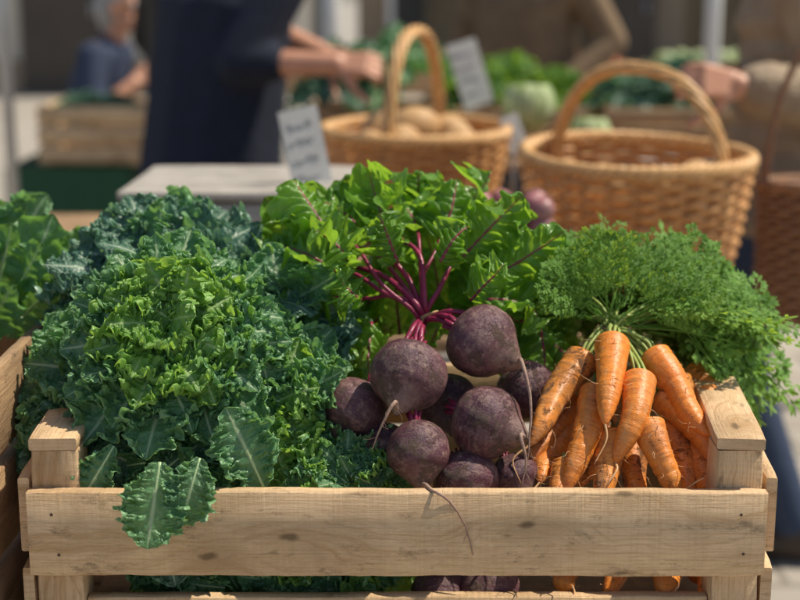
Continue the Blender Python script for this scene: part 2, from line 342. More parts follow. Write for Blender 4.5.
# ---------------------------------------------------------------- leaves
def leafgrid(L,W,bend,cup,seed,nu,nv,R,K,edgecurl=.3,lobes=.12,pw=(1.5,2.6,4.),peak=.55,pucker=0,base=.12,twist=0,tx=.5,round_=.75,fr=0,frs=.006,scal=0):
    rs=np.random.RandomState(seed); u=np.linspace(0,1,nu+1)[:,None]; v0=np.linspace(-1,1,nv+1)[None,:]; v=np.sign(v0)*(1-(1-np.abs(v0))**1.25); a=np.abs(v); sg=np.sign(v); s2=(sg<0)
    def ns(x,f,n=3):
        r=0
        for i in range(n): r=r+np.sin(x*f*(1+.73*i)*2*PI+rs.uniform(0,6))/(1+i*.6)
        return r/1.7
    prof=np.clip(np.sin(PI*np.clip(u,0,1)**(math.log(.5)/math.log(peak))),0,1)**round_; prof=prof*(1-base*(1-u))+base*(1-u)**3+.01
    w=W*prof*(1+lobes*np.where(s2,ns(u,3.1),ns(u,3.1)))
    if scal: w=w*(1+scal*(np.abs(np.sin(2*PI*(K[-2]*.55)*u+ns(u,5)))-.5)*a**2)
    th=bend*u**1.3+.12*ns(u,.8); dl=L/nu; my=np.cumsum(np.cos(th),0)*dl; mz=-np.cumsum(np.sin(th),0)*dl; my-=my[0]; mz-=mz[0]
    ny=np.sin(th); nz=np.cos(th)
    ec=edgecurl*(1+.8*np.where(s2,ns(u,2.2),ns(u,2.0)))
    x=sg*w*(a-.28*np.abs(ec)*a**4); h=cup*W*a**2*prof+w*.55*ec*a**3.5; t=0*x
    env=np.clip(prof*1.6,.1,1)
    for i,(r,k) in enumerate(zip(R,K)):
        p1=2*PI*k*u+1.2*ns(u,k*.35)+rs.uniform(0,6)+.8*a; p2=2*PI*k*u*1.07+1.2*ns(u,k*.31)+rs.uniform(0,6)+.8*a
        ph=np.where(s2,p1,p2); am=r*a**pw[i]*env*(1+.35*ns(u,k*.2))
        h=h+am*np.sin(ph); lim=tx*L/(2*PI*k); t=t-lim*a**pw[i]*env*np.sin(2*ph)*(1 if r>0 else 0)
        x=x+sg*.30*am*np.cos(ph*1.0+1.3)
    if fr:
        cu=u*L/frs; cv=v*W/frs; e=env*a**1.4
        for o_ in range(3):
            f_=1.75**o_; am=fr/1.55**o_
            D=rs.normal(0,1,(6,2)); D/=np.linalg.norm(D,axis=1)[:,None]; D*=rs.uniform(.8,1.5,6)[:,None]; Ph=rs.uniform(0,6,6)
            n_=[sum(np.sin((cu*D[j][0]+cv*D[j][1])*f_*1.3+Ph[j]+q_*2.1*(j+1)) for j in range(6))/2.6 for q_ in range(3)]
            h=h+am*e*n_[0]; t=t+am*.7*e*n_[1]; x=x+am*.7*e*n_[2]
    if pucker: h=h+pucker*np.sin(2*PI*(7*u-1.5*a))*np.sin(PI*a)*env+pucker*.6*ns(u*5+v*2,1.1)*a
    if twist: 
        an=twist*u; x,h=x*np.cos(an)-h*np.sin(an),x*np.sin(an)+h*np.cos(an)
    Y=my+t*nz+h*ny; Z=mz+h*nz
    V=np.stack([x+0*u,Y,Z],-1).reshape(-1,3); U=np.stack([u+0*v,v*.5+.5+0*u],-1).reshape(-1,2)
    n1=nv+1; f=[(i*n1+j,i*n1+j+1,(i+1)*n1+j+1,(i+1)*n1+j) for i in range(nu) for j in range(nv)]
    mid=np.stack([0*my[:,0],my[:,0],mz[:,0]-.001],-1)
    return V,f,U,mid
def leafset(kind,cnt,mt,ribm,ribr,**kw):
    out=[]
    for i in range(cnt):
        k=dict(kw); s0=1000+len(kind)*31+i*17
        for q_ in list(k):
            if isinstance(k[q_],tuple) and len(k[q_])==2 and q_ in('L','W','bend','cup','edgecurl','twist'): k[q_]=RS.uniform(*k[q_])
        V,f,U,mid=leafgrid(seed=s0,**k); m=MB(); m.add(V,f,U); a=m.mesh(kind,mt)
        m=MB(); mm=mid[::max(1,len(mid)//16)]; tube(m,mm,np.linspace(ribr,ribr*.2,len(mm)),6); b=m.mesh(kind+'_midrib',ribm); out.append((a,b,k['L']))
    return out
kw=dict(nu=300,nv=56,R=(.0065,.0062,.0034),K=(3.2,9,20),pw=(1.4,1.6,2.0),bend=(.1,1.0),cup=(-.2,.4),edgecurl=(-.1,.5),lobes=.13,pucker=.0016,fr=.0040,frs=.0040,scal=.05,tx=.35)
KD=leafset('kale_dark',6,M['kaled'],M['rib'],.0024,L=.17,W=.050,**kw)
KM=leafset('kale_mid',8,M['kale'],M['rib'],.0024,L=.16,W=.047,**kw)
KB=leafset('kale_bright',7,M['kaleb'],M['rib'],.0016,L=.095,W=.032,**dict(kw,nu=240,R=(.006,.0055,.003),pw=(.8,1.0,1.2),K=(3,8,16),fr=.0036,frs=.0031))
KF=leafset('kale_flat',3,M['kale'],M['rib'],.0026,L=.16,W=.058,**dict(kw,R=(.006,.006,.0035),pw=(2,2.4,3),bend=(.0,.3),cup=(-.2,.1),fr=.0045))
CO=leafset('collard',4,M['collard'],M['rib'],.003,L=.20,W=.075,nu=50,nv=20,R=(.012,.005,.0),K=(3,7,1),bend=(.2,1.),cup=(.1,.4),edgecurl=(0,.3),pucker=.003)
LE=leafset('lettuce',4,M['lettuce'],M['rib'],.003,L=.16,W=.07,nu=50,nv=14,R=(.014,.008,.0),K=(4,10,1),bend=(-.6,.2),cup=(.2,.6),edgecurl=(0,.4))
def place(meshes,base,d,n,s,parent,name='leaf',sx=1):
    a,b,L=meshes; d=Vector(d).normalized(); n=Vector(n); n=(n-d*n.dot(d)).normalized(); x=d.cross(n)
    Mx=Matrix(((x.x*s*sx,d.x*s,n.x*s,0),(x.y*s*sx,d.y*s,n.y*s,0),(x.z*s*sx,d.z*s,n.z*s,0),(0,0,0,1)))
    o=bpy.data.objects.new(name,a); COL.objects.link(o); o.parent=parent; r=parent.location; Mx.translation=Vector(base)-Vector(r); o.matrix_basis=Mx
    c=bpy.data.objects.new('midrib',b); COL.objects.link(c); c.parent=o
    return o
def jit(v,a): return Vector(v)+Vector(RS.normal(0,a,3))
def rosette(name,label,cat,C,A,R,H,n,sets,Ls,parent=None,group=None,jt=.2,inner=None,base=None,qi=.55):
    A=Vector(A).normalized(); X=A.orthogonal().normalized(); Yv=A.cross(X); C=Vector(C)
    r_=parent or thing(name,label,cat,base or (C-A*H),group); a0=RS.uniform(0,6)
    for i in range(n):
        q_=math.sqrt((i+.5)/n); an=a0+i*2.39996; e=X*math.cos(an)+Yv*math.sin(an)
        mid=C+A*(H*(1-q_*q_))+e*R*q_; d=jit(e*(.35+.75*q_)+A*(.95-1.15*q_),jt).normalized(); nn=jit(A*(.5+.6*q_)-e*(.6-.5*q_),jt)
        L=Ls[0]+(Ls[1]-Ls[0])*q_; L*=RS.uniform(.85,1.15)
        st=inner if (inner and q_<qi) else sets; me=st[RS.randint(len(st))]
        place(me,mid-d*L*.55,d,nn,L/me[2],r_,sx=RS.uniform(.85,1.15))
    return r_
rosette('kale_bunch','dark curly kale bunch at the top back of the long crate','kale',P(158,284,.26),(-.05,-.5,.87),.102,.05,34,KD+KM[:3],(.09,.15))
rosette('kale_bunch','dark green curly kale bunch standing between the bright kale and the beet leaves','kale',P(278,314,.22),(.2,-.55,.8),.062,.035,20,KD+KM[:3],(.08,.125))
rosette('kale_bunch','curly kale bunch spilling over the left end of the long crate','kale',P(106,392,.13),(-.35,-.8,.5),.088,.035,32,KM+KD[:2],(.075,.13))
rosette('kale_bunch','brightest yellow-green tightly curled kale bunch in the middle of the kale','kale',P(174,340,.115),(-.05,-.72,.68),.080,.045,46,KM,(.055,.125),inner=KB,qi=.66)
rk=rosette('kale_bunch','curly kale bunch leaning toward the dark beetroots, pale leaf backs showing','kale',P(262,400,.115),(.2,-.8,.55),.068,.03,30,KM+KB[:2],(.07,.11))
rs_=rosette('kale_bunch','small low curly kale bunch in front of the leftmost beetroot','kale',P(345,482,.06),(.1,-.7,.7),.052,.008,28,KM+KB[:3],(.045,.072))
rl=rosette('kale_bunch','low kale bunch behind the front board with one dark leaf hanging over it','kale',P(165,462,.08),(-.1,-.9,.35),.085,.02,34,KM+KD,(.075,.115))
place(KM[3],P(160,462,-.004),P(148,540,-.035)-P(160,462,-.004),(.1,-1,.3),.50,rl,sx=1.45); place(KM[2],P(114,446,.03),(-.5,-.3,-.8),(.1,-1,.3),.5,rl)
place(KM[5],P(200,458,.0),(-.2,-.4,-.7),(.1,-1,.35),.42,rl,sx=1.3)
place(KM[6],P(264,488,.03),(-.35,-.1,.9),(.3,-1,.25),.55,rk,sx=1.35)
rosette('kale_bunch','flattened kale leaves at the bottom, seen through the gap under the front board','kale',P(235,592,.062),(0,-1,.15),.1,.0,26,KM,(.07,.11))
rosette('kale_bunch','second flattened kale bunch at the bottom left, seen through the gap','kale',P(330,594,.062),(0,-1,.15),.07,.0,16,KM+KB,(.06,.10))
rc=thing('collard_bunch','broad leaved greens in the crate at the left edge','greens',(-.55,.25,.74))
for (bx,by,tx,ty,Y,s) in [(20,320,45,222,.34,.85),(-10,330,5,230,.32,1),(-20,315,30,200,.42,1.),(58,320,72,245,.40,.8),(-60,330,-40,210,.3,1.1),(5,335,52,285,.30,.6),(-20,340,10,290,.26,.6),(0,300,-10,205,.45,1),(-100,340,-90,230,.3,1.1),(40,300,20,225,.38,.8),(-30,345,-20,290,.25,.8),(30,325,68,262,.36,.7),(15,300,35,245,.3,.6),(60,310,95,235,.42,.6)]:
    b=P(bx,by,Y); d=P(tx,ty,Y-.02)-b; me=(CO+CO+KM[:1])[RS.randint(9)]; place(me,b,d,jit((.15,-1,.45),.3),d.length/me[2]*1.05,rc)
# ---------------------------------------------------------------- beets
def sweep(mb,axis_pts,prof,sides=40,bump=.02,seed=0,ridge=0):
    rs=np.random.RandomState(seed); p=np.array([list(q) for q in axis_pts]); n=len(p); tg=np.gradient(p,axis=0); tg/=np.linalg.norm(tg,axis=1)[:,None]
    ref=np.array([0,0,1.]) if abs(tg[0][2])<.9 else np.array([1.,0,0]); x=np.cross(tg[0],ref); x/=np.linalg.norm(x); a=np.arange(sides)*2*PI/sides
    D=rs.normal(0,1,(7,3)); Ph=rs.uniform(0,6,7); R0=max(prof); V=[];U=[]
    for i in range(n):
        x=x-tg[i]*x.dot(tg[i]); x/=np.linalg.norm(x); y=np.cross(tg[i],x)
        dr=np.cos(a)[:,None]*x+np.sin(a)[:,None]*y; q_=dr+tg[i]*(2*i/n-1)
        nz=sum(np.sin((q_@D[k])*(1.2+.8*k)+Ph[k])/(1+k) for k in range(7))
        rr=prof[i]*(1+bump*nz)+ridge*R0*rs.normal()*min(1,prof[i]/R0*1.5)
        V.append(p[i]+rr[:,None]*dr); U.append(np.stack([np.abs(a/(PI)-1),np.full(sides,i/(n-1))],1))
    f=[(i*sides+k,i*sides+(k+1)%sides,(i+1)*sides+(k+1)%sides,(i+1)*sides+k) for i in range(n-1) for k in range(sides)]
    f.append(tuple(range(sides))[::-1]); f.append(tuple((n-1)*sides+k for k in range(sides))); mb.add(np.concatenate(V),f,np.concatenate(U))
def hair(mb,a,d,L,r,rs=RS):
    a=np.array(a,float); d=np.array(d,float); pts=[a]
    for i in range(6):
        d=d+rs.normal(0,.35,3); d/=np.linalg.norm(d); a=a+d*L/6; pts.append(a)
    tube(mb,pts,np.linspace(r,r*.25,7),4)
def beet(i,px,py,rp,Y,ax,root,parent=None,label=None,stub=True,rr0=.062):
    c=P(px,py,Y); R=rp*(c-CAM).length/F; A=Vector(ax).normalized()
    n=44; ts=np.linspace(0,1,n); pr=[];zz=[]
    for t in ts:
        th=t*PI; z=-math.cos(th)*.90; r=math.sin(th)**.95
        if t>.70: z+= ((t-.70)/.3)**2*.38; r=max(r*(1-.14*math.sin((t-.7)/.3*PI)),.062)
        if t<.14: r=max(r,.30); z+=(.14-t)*.2
        zz.append(z); pr.append(max(r,.05)*R)
    axp=[c+A*(z*R) for z in zz]
    tip=axp[-1]
    if parent is None: parent=thing('beetroot',label,'beetroot',c-Vector((0,0,R)),'loose beetroots in the long crate')
    m=MB(); sweep(m,axp,pr,52,.048,i*7+3,.004); o=m.build('beetroot' if parent.name.startswith('beet_bunch') else 'body',M['beet'],parent)
    pts=[tip-A*(R*.10)]+[P(*q) for q in root]
    cv=cr(pts,7); jw=np.cumsum(RS.normal(0,.00022,(len(cv),3)),0); cv=[np.array(q)+jw[k_] for k_,q in enumerate(cv)]; rr=[R*rr0*(1-k/(len(cv)))**1.2+.0005 for k in range(len(cv))]
    m=MB(); tube(m,cv,rr,8); 
    for k in range(7): hair(m,cv[2+k*(len(cv)-4)//7],A,.016,.0003)
    m.build('taproot',M['beetroot'],o)
    if stub:
        m=MB(); X=A.orthogonal().normalized(); Yv=A.cross(X)
        for k in range(6):
            an=k*1.05; b=axp[0]+(X*math.cos(an)+Yv*math.sin(an))*R*.12; tube(m,[b+A*R*.1,b-A*R*.12,b-A*R*.32+(X*math.cos(an)+Yv*math.sin(an))*R*.08],[R*.075,R*.07,R*.05],6)
        m.build('crown',M['stem'],o)
    return o
T=P(424,322,.19)
bb=thing('beet_bunch','tied bunch of beetroots with crimson stems and wide green leaves','beetroot bunch',T-Vector((0,0,.1)))
beet(1,483,343,38,.135,(.72,-.45,-.35),[(521,362,.095),(530,400,.07),(528,440,.055),(523,478,.045)],bb)
beet(2,408,375,38,.10,(-.25,-.75,-.62),[(395,402,.05),(383,424,.04),(374,448,.04)],bb)
beet(3,355,410,34,.120,(-.5,-.4,-.7),[(340,440,.11),(334,450,.11)],bb)
beet(4,525,390,30,.17,(.5,-.6,-.5),[(545,412,.14),(548,427,.13)],bb)
beet(5,487,422,38,.085,(.80,-.5,-.2),[(521,436,.055),(527,462,.045),(522,488,.04)],None,'big round loose beetroot just below the tied pair, beside the carrots')
beet(6,418,451,34,.055,(.10,-.55,-.78),[(424,484,.022),(431,490,.006),(437,494,-.004),(448,502,-.005),(460,517,-.006),(467,534,-.005),(472,556,-.004)],None,'loose beetroot whose long thin taproot hangs over the front board',rr0=.055)
beet(7,466,480,31,.065,(.2,-.8,-.5),[(474,502,.03),(480,507,.03)],None,'low loose beetroot half hidden behind the middle of the front board')
beet(8,514,477,25,.09,(.3,-.7,-.5),[(520,496,.05),(522,502,.05)],None,'small loose beetroot wedged against the carrots behind the front board')
beet(9,447,403,31,.155,(.1,-.8,-.6),[(450,420,.12),(450,428,.12)],None,'shadowed loose beetroot deep between the four larger ones',False)
beet(10,383,450,30,.11,(-.3,-.7,-.6),[(380,476,.07),(378,484,.07)],None,'shadowed loose beetroot under the kale edge',False)
beet(11,490,590,30,.065,(.1,-.8,-.5),[(495,610,.05),(500,618,.05)],None,'bottom loose beetroot seen through the gap under the front board',False)
beet(12,440,592,28,.07,(.1,-.8,-.5),[(445,612,.05),(448,618,.05)],None,'left bottom beetroot seen through the gap under the front board',False)
bl=[(330,236,.25, 292,194,.28,31,.2,1),(338,272,.23,268,246,.25,30,-.3,1),(345,296,.22,282,318,.20,26,.1,1),(368,240,.26,318,196,.32,32,.5,1),
(386,228,.27,366,186,.31,27,-.5,1),(418,232,.27,400,186,.31,26,.3,1),(440,240,.26,466,192,.28,30,.6,1),(462,258,.23,516,216,.26,32,.2,1),
(485,282,.22,556,258,.24,30,-.3,0),(480,300,.21,545,308,.20,26,.5,0),
(350,245,.31,330,196,.35,30,.6,1),(452,232,.33,492,196,.37,30,-.4,0),(395,228,.34,430,190,.38,30,.4,0),(318,258,.30,270,226,.34,30,.3,1),
(490,305,.25,548,350,.24,28,.2,0),(345,312,.25,305,352,.22,24,.2,0),(300,262,.27,265,285,.26,26,-.4,0),(355,222,.32,352,184,.34,24,-.6,0),(476,232,.29,505,230,.31,28,.6,0),(425,215,.33,408,184,.35,26,.8,0),
(380,318,.30,352,355,.28,32,0,0),(450,305,.30,430,360,.28,34,.2,0),(480,310,.30,500,375,.27,34,-.2,0),(520,300,.30,560,365,.28,32,.1,0),(350,290,.33,300,300,.30,34,0,0),(455,290,.33,512,292,.31,34,.1,0),(400,275,.35,420,222,.36,36,.1,0),(540,290,.33,568,250,.33,28,.1,0),(480,262,.32,530,236,.35,34,-.4,0),
(352,318,.22,342,388,.19,28,0,0),(540,325,.24,548,395,.20,30,.1,0),(520,320,.25,575,372,.22,28,.1,0),(372,322,.24,365,385,.2,26,.2,0),
(372,335,.31,362,262,.31,36,.1,0),(400,335,.32,392,258,.32,36,-.1,0),(440,325,.31,440,245,.31,38,.2,0),(475,325,.30,480,255,.30,36,.1,0),(345,330,.30,330,268,.30,34,0,0),(420,300,.36,412,235,.36,38,0,0),(505,330,.30,525,270,.29,34,.1,0),
(398,262,.20,380,226,.19,22,.5,0),(440,262,.19,462,232,.18,22,-.5,0),(350,262,.20,322,236,.19,24,.3,0),(470,300,.175,508,282,.165,22,.3,0),(362,300,.185,322,290,.175,22,-.2,0)]
for i,(bx,by,bY,tx,ty,tY,hw,ro,vs) in enumerate(bl):
    b=P(bx,by,bY); t=P(tx,ty,tY); d=t-b; L=d.length*1.22; W=hw*1.5/F*1.18
    V,f,U,mid=leafgrid(L=L,W=W,bend=RS.uniform(-.9,1.7),cup=RS.uniform(-.9,.8),seed=400+i,nu=90,nv=38,R=(RS.uniform(.010,.020),.0085,.003),K=(RS.uniform(1.3,2.3),RS.uniform(3.5,5),9),edgecurl=RS.uniform(-1.1,1.1),lobes=.13,pw=(1.2,1.8,3.),pucker=.0040,base=.5,peak=.46,twist=RS.uniform(-1.3,1.3),tx=.35,round_=.6,fr=.0028,frs=.008)
    m=MB(); m.add(V,f,U); me=m.mesh('beet_leaf',M['beetleaf']); m=MB(); mm=mid[::5]; tube(m,mm,np.linspace(.0020,.0005,len(mm)),7); rb=m.mesh('beet_midrib',M['stem'])
    nn=Vector((ro+.1,-.75,.6))+Vector(RS.normal(0,.25,3)); o=place((me,rb,L),b,d+Vector((0,0,.02)),nn,1,bb)
    if vs:
        j=Vector(RS.normal(0,.004,3)); dx=(bx-424); s0=T+Vector((dx*.0001,-.006,.02))+j; c1=T+(b-T)*.5+Vector((-dx*.00012,-.016,.014))+j*2.5; c2=T+(b-T)*.8+Vector((-dx*.00006,-.010,.010))+Vector(RS.normal(0,.004,3)); m=MB(); cv=cr([T+j*.8,s0,c1,c2,b],6); rr_=RS.uniform(.85,1.2); tube(m,cv,np.linspace(.0031,.0019,len(cv))*rr_,8); m.build('stem',M['stem'],bb)
m=MB()
for (cx,cy,Y) in ((462,322,.15),(470,314,.16),(455,330,.155),(415,340,.14),(405,342,.14),(420,345,.13)):
    e=P(cx,cy,Y); tube(m,cr([T+Vector(RS.normal(0,.004,3)),(T+e)/2+Vector((0,-.006,.008)),e],7),.0030,8)
m.build('stem',M['stem'],bb)
m=MB()
for k in range(4):
    pts=[]
    for j in range(24):
        an=j/24*2*PI; pts.append(T+Vector((-.002+.001*k+.013*math.cos(an),.011*math.sin(an),-.000+.0022*k+.006*math.cos(an+.6))))
    tube(m,pts,.0010,6,closed=True)
m.build('twine',M['twine'],bb)
# ---------------------------------------------------------------- carrots
TC=P(613,332,.20)
cb=thing('carrot_bunch','tied bunch of bright orange carrots with feathery green tops','carrot bunch',TC-Vector((0,0,.1)))
def carrot(i,c,t,rp,dirt,parent=None,label=None,bow=.004,tail=None):
    a=P(*c); b=P(*t); d=(b-a); L=d.length; R=rp*(a-CAM).length/F; dn=d.normalized(); sd=dn.orthogonal().normalized(); n=56
    rs=np.random.RandomState(i+50); w1,w2=rs.normal(0,.0038,2)
    ts=np.linspace(0,1,n); ax=[a+d*float(x)+Vector((0,0,1))*bow*math.sin(PI*x)+sd*(w1*math.sin(x*4)+w2*math.sin(x*7+i)*x) for x in ts]
    pr=[]; ts_=rs.uniform(.66,.8); tp=rs.uniform(.44,.60)
    for x in ts:
        s_=min(1,(x/.08+.10))**.5 if x<.08 else 1; e=(1-((x-ts_)/(1-ts_))**2*.95)**.62 if x>ts_ else 1
        pr.append(R*s_*(1-tp*x)*max(e,.05)*(1+.012*math.sin(x*50+i)))
    own=parent is None
    if own: parent=thing('carrot',label,'carrot',a-Vector((0,0,R)),'loose carrots in the long crate')
    m=MB(); sweep(m,ax,pr,32,.03,i+9,.013); o=m.build('root' if own else 'carrot',M['carrot'],parent); o.color=(dirt,0,0,1)
    m=MB(); tip=ax[-1]; pts=[ax[-3],tip]+([P(*q) for q in tail] if tail else [tip+dn*.012+Vector((RS.normal(0,.004),0,-.006)),tip+dn*.022+Vector((RS.normal(0,.008),-.006,-.020))])
    cv=cr(pts,5); tube(m,cv,np.linspace(R*.10,.0004,len(cv)),6)
    m.build('root_tail',M['croot'],o)
    for k in range(8):
        m=MB(); j=rs.randint(6,n-3); s2=Vector(rs.normal(0,1,3)); s2=(s2-dn*s2.dot(dn)).normalized(); s2=(s2+Vector((0,-.7,.3))).normalized(); s2=(s2-dn*s2.dot(dn)).normalized(); hair(m,ax[j]+s2*pr[j]*.96,s2*.5+dn*.5,rs.uniform(.008,.030),.00036,rs); m.build('root_hair',M['croot'],o)
    m=MB(); s3=dn.cross(sd)
    for k in range(7):
        an=k*.9+i; e=sd*math.cos(an)+s3*math.sin(an); q0=ax[0]+e*R*.22+dn*.002
        if own: tube(m,[q0,q0-dn*.006,q0-dn*.012+e*.003],[.0022,.002,.0014],6)
        else:
            q2=TC+Vector(RS.normal(0,.004,3)); tube(m,cr([q0,q0-dn*.012+e*.002,(q0+q2)/2-dn*.008+Vector((0,-.002,.004)),q2],5),.0017,6)
    m.build('stem',M['cstem'],o)
carrot(1,(613,340,.16),(606,424,.07),18.5,.2,cb)
carrot(2,(586,354,.17),(528,446,.085),18.5,.7,cb)
carrot(3,(650,352,.17),(708,438,.09),18.5,.15,cb)
carrot(4,(638,378,.125),(622,460,.055),18,.25,cb,tail=[(617,470,.05),(609,482,.04),(603,494,.038)])
carrot(5,(597,390,.14),(568,492,.05),18.5,.4,cb)
carrot(6,(660,393,.145),(724,474,.08),18.,.55,cb)
L_=[((646,422,.09),(678,500,.042),17.5,.4,'sunlit loose carrot resting on the front board with its tail pointing right',[(684,492,.03),(696,482,.02),(704,478,.02)]),
((616,434,.10),(598,504,.045),17,.65,'muddy loose carrot standing against the middle of the front board',None),
((580,403,.17),(525,467,.10),16,.6,'thin muddy loose carrot on the left flank of the carrots',None),
((572,430,.15),(533,486,.075),15,.5,'second muddy loose carrot from the left, next to the beetroots',None),
((692,438,.13),(715,506,.055),17,.5,'loose carrot upright at the right front corner of the pile',None),
((703,394,.19),(731,462,.11),16,.5,'rightmost loose carrot pressed to the crate post',None),
((634,444,.12),(640,516,.05),15,.8,'dark muddy loose carrot between two brighter ones at the board',None),
((670,425,.14),(694,502,.065),16,.7,'shaded loose carrot tucked under the sunlit one on the right',None),
((566,464,.085),(553,512,.045),14,.6,'short loose carrot at the left end touching the board',None),
((600,420,.17),(585,484,.11),17,.8,'buried loose carrot behind the two central ones',None),
((555,443,.18),(523,494,.12),14,.8,'deepest loose carrot beside the small beetroot',None),
((690,372,.24),(726,430,.17),16,.5,'loose carrot at the back right under the green tops',None),
((625,400,.22),(655,450,.15),16,.8,'muddy loose carrot buried behind the right central ones',None),
((712,440,.15),(722,505,.08),14,.6,'half hidden loose carrot in the right corner behind the board',None),
((676,380,.21),(700,440,.15),15,.6,'loose carrot showing between the two long ones on the right',None),
((572,560,.13),(566,592,.04),15,.4,'left carrot seen through the gap under the front board',None),
((618,560,.13),(611,596,.04),16,.4,'middle carrot seen through the gap under the front board',None),
((672,560,.13),(664,594,.04),17,.2,'bright carrot seen through the gap under the front board at right',None),
((700,565,.13),(705,596,.045),14,.6,'rightmost carrot seen through the gap under the front board',None)]
for k,(c,t,r,dr,lb,tl) in enumerate(L_): carrot(20+k,c,t,r,dr,None,lb,tail=tl)
def frond(seed,L=.2):
    rs=np.random.RandomState(seed); m=MB(); n=10; th=0; p=np.array([0.,0,0]); pts=[p]; bend=rs.uniform(.1,1.6); sidb=rs.normal(0,.4)
    for i in range(n):
        a=bend*(i/n)**1.4; p=p+np.array([math.sin(sidb*i/n),math.cos(a),-math.sin(a)])*L/n; pts.append(p)
    tube(m,pts,np.linspace(.0018,.0007,n+1),4)
    V=[];Fc=[];U=[]
    def leaflet(o,d,nrm,l,wd):
        d=d/np.linalg.norm(d); s=np.cross(d,nrm); s/=np.linalg.norm(s)+1e-9; k=len(V)
        up=nrm*l*rs.uniform(-.35,.4)
        for a_ in (o,o+d*l*.35+s*wd*.8,o+d*l*.75+s*wd*.9+up*.6,o+d*l+up,o+d*l*.75-s*wd*.9+up*.6,o+d*l*.35-s*wd*.8): V.append(a_); U.append((rs.uniform(),rs.uniform(.3,.9)))
        Fc.append((k,k+1,k+2,k+5)); Fc.append((k+5,k+2,k+3,k+4))
    for i in range(4,n+1):
        f=(i-4)/(n-4); tg=pts[i]-pts[i-1]; tg/=np.linalg.norm(tg); nr=np.array([0,tg[2]*-1,tg[1]]); nr/=np.linalg.norm(nr); sx=np.cross(tg,nr)
        pl=L*.37*(math.sin(PI*(.32+.68*f))**.8+.12)*rs.uniform(.65,1.15)
        for s in(-1,1):
            dd=tg*.8+sx*s*.85+nr*rs.normal(0,.2); dd/=np.linalg.norm(dd); ns_=max(3,int(pl/.0145)); q=pts[i].copy()
            cur=rs.normal(0,.35); line=[q]
            for j in range(1,ns_+1):
                dd=dd+nr*cur*.15-np.array([0,0,.04]); dd/=np.linalg.norm(dd); q=q+dd*pl/ns_; line.append(q)
                sl=pl*.32*(1-j/(ns_+1.5))+.004
                for s2 in(-1,1):
                    nn=nr+rs.normal(0,.2,3); nn/=np.linalg.norm(nn); d2=dd*.9+np.cross(dd,nn)*s2*.7; d2/=np.linalg.norm(d2); k2=max(1,int(sl/.010)); r_=q.copy()
                    for j2 in range(k2):
                        r_=r_+d2*sl/k2*.8
                        for s4 in(-1,1): leaflet(r_,d2*.95+np.cross(d2,nn)*s4*.6,nn,.0125*rs.uniform(.75,1.3),.0027)
                    leaflet(r_,d2,nn,.015,.0029)
            leaflet(q,dd,nr,.016,.0032); tube(m,line,.0006,3,False)
    m.add(V,Fc,U); return m.mesh('frond',M['frond'],smooth=False)
FR=[frond(60+i,.20) for i in range(9)]
def putfrond(base,d,n,s,parent):
    me=FR[RS.randint(len(FR))]; d=Vector(d).normalized(); n=Vector(n); n=(n-d*n.dot(d)).normalized(); x=d.cross(n)
    Mx=Matrix(((x.x*s,d.x*s,n.x*s,0),(x.y*s,d.y*s,n.y*s,0),(x.z*s,d.z*s,n.z*s,0),(0,0,0,1))); Mx.translation=Vector(base)-parent.location
    o=bpy.data.objects.new('frond',me); COL.objects.link(o); o.parent=parent; o.matrix_basis=Mx
NF=92
for i in range(NF):
    k=i/NF
    if k<.52: tx=532+228*((i*.618)%1); top=238+max(0,tx-650)*.52+max(0,600-tx)*.22; ty=RS.uniform(top,top+80); Y=.22+RS.uniform(0,.17)
    elif k<.76: tx=RS.uniform(655,764); ty=RS.uniform(300,352); Y=.19+RS.uniform(0,.15)
    elif k<.88: tx=RS.uniform(545,680); ty=RS.uniform(285,345); Y=.25+RS.uniform(0,.08)
    else: tx=RS.uniform(560,690); ty=RS.uniform(278,318); Y=.18+RS.uniform(0,.03)
    tip=P(tx,ty,Y)
    fb_=RS.uniform(.05,.40) if k<.88 else .02; side=Vector((RS.normal(0,.008),0,0)); base=TC+(tip-TC)*fb_+Vector((0,.0 if k<.88 else -.004,.008))+side; d=tip-base
    L=max(d.length,.08); putfrond(base,d+Vector((0,0,.016)),jit((0,-.8,.6),.35),min(1.2,L/.175),cb)
    if i%3==0 and k<.76:
        m=MB(); tube(m,cr([TC+Vector(RS.normal(0,.004,3)),TC+(base-TC)*.5+Vector((0,-.004,.008)),base],5),[.0018]*5+[.0016]*5+[.0015],6); m.build('stem',M['cstem'],cb)
m=MB()
for k in range(4):
    pts=[TC+Vector((.013*math.cos(j/20*2*PI),.011*math.sin(j/20*2*PI),-.004+.002*k+.004*math.cos(j/20*2*PI+k))) for j in range(20)]; tube(m,pts,.0011,5,closed=True)
m.build('twine',M['twine'],cb)
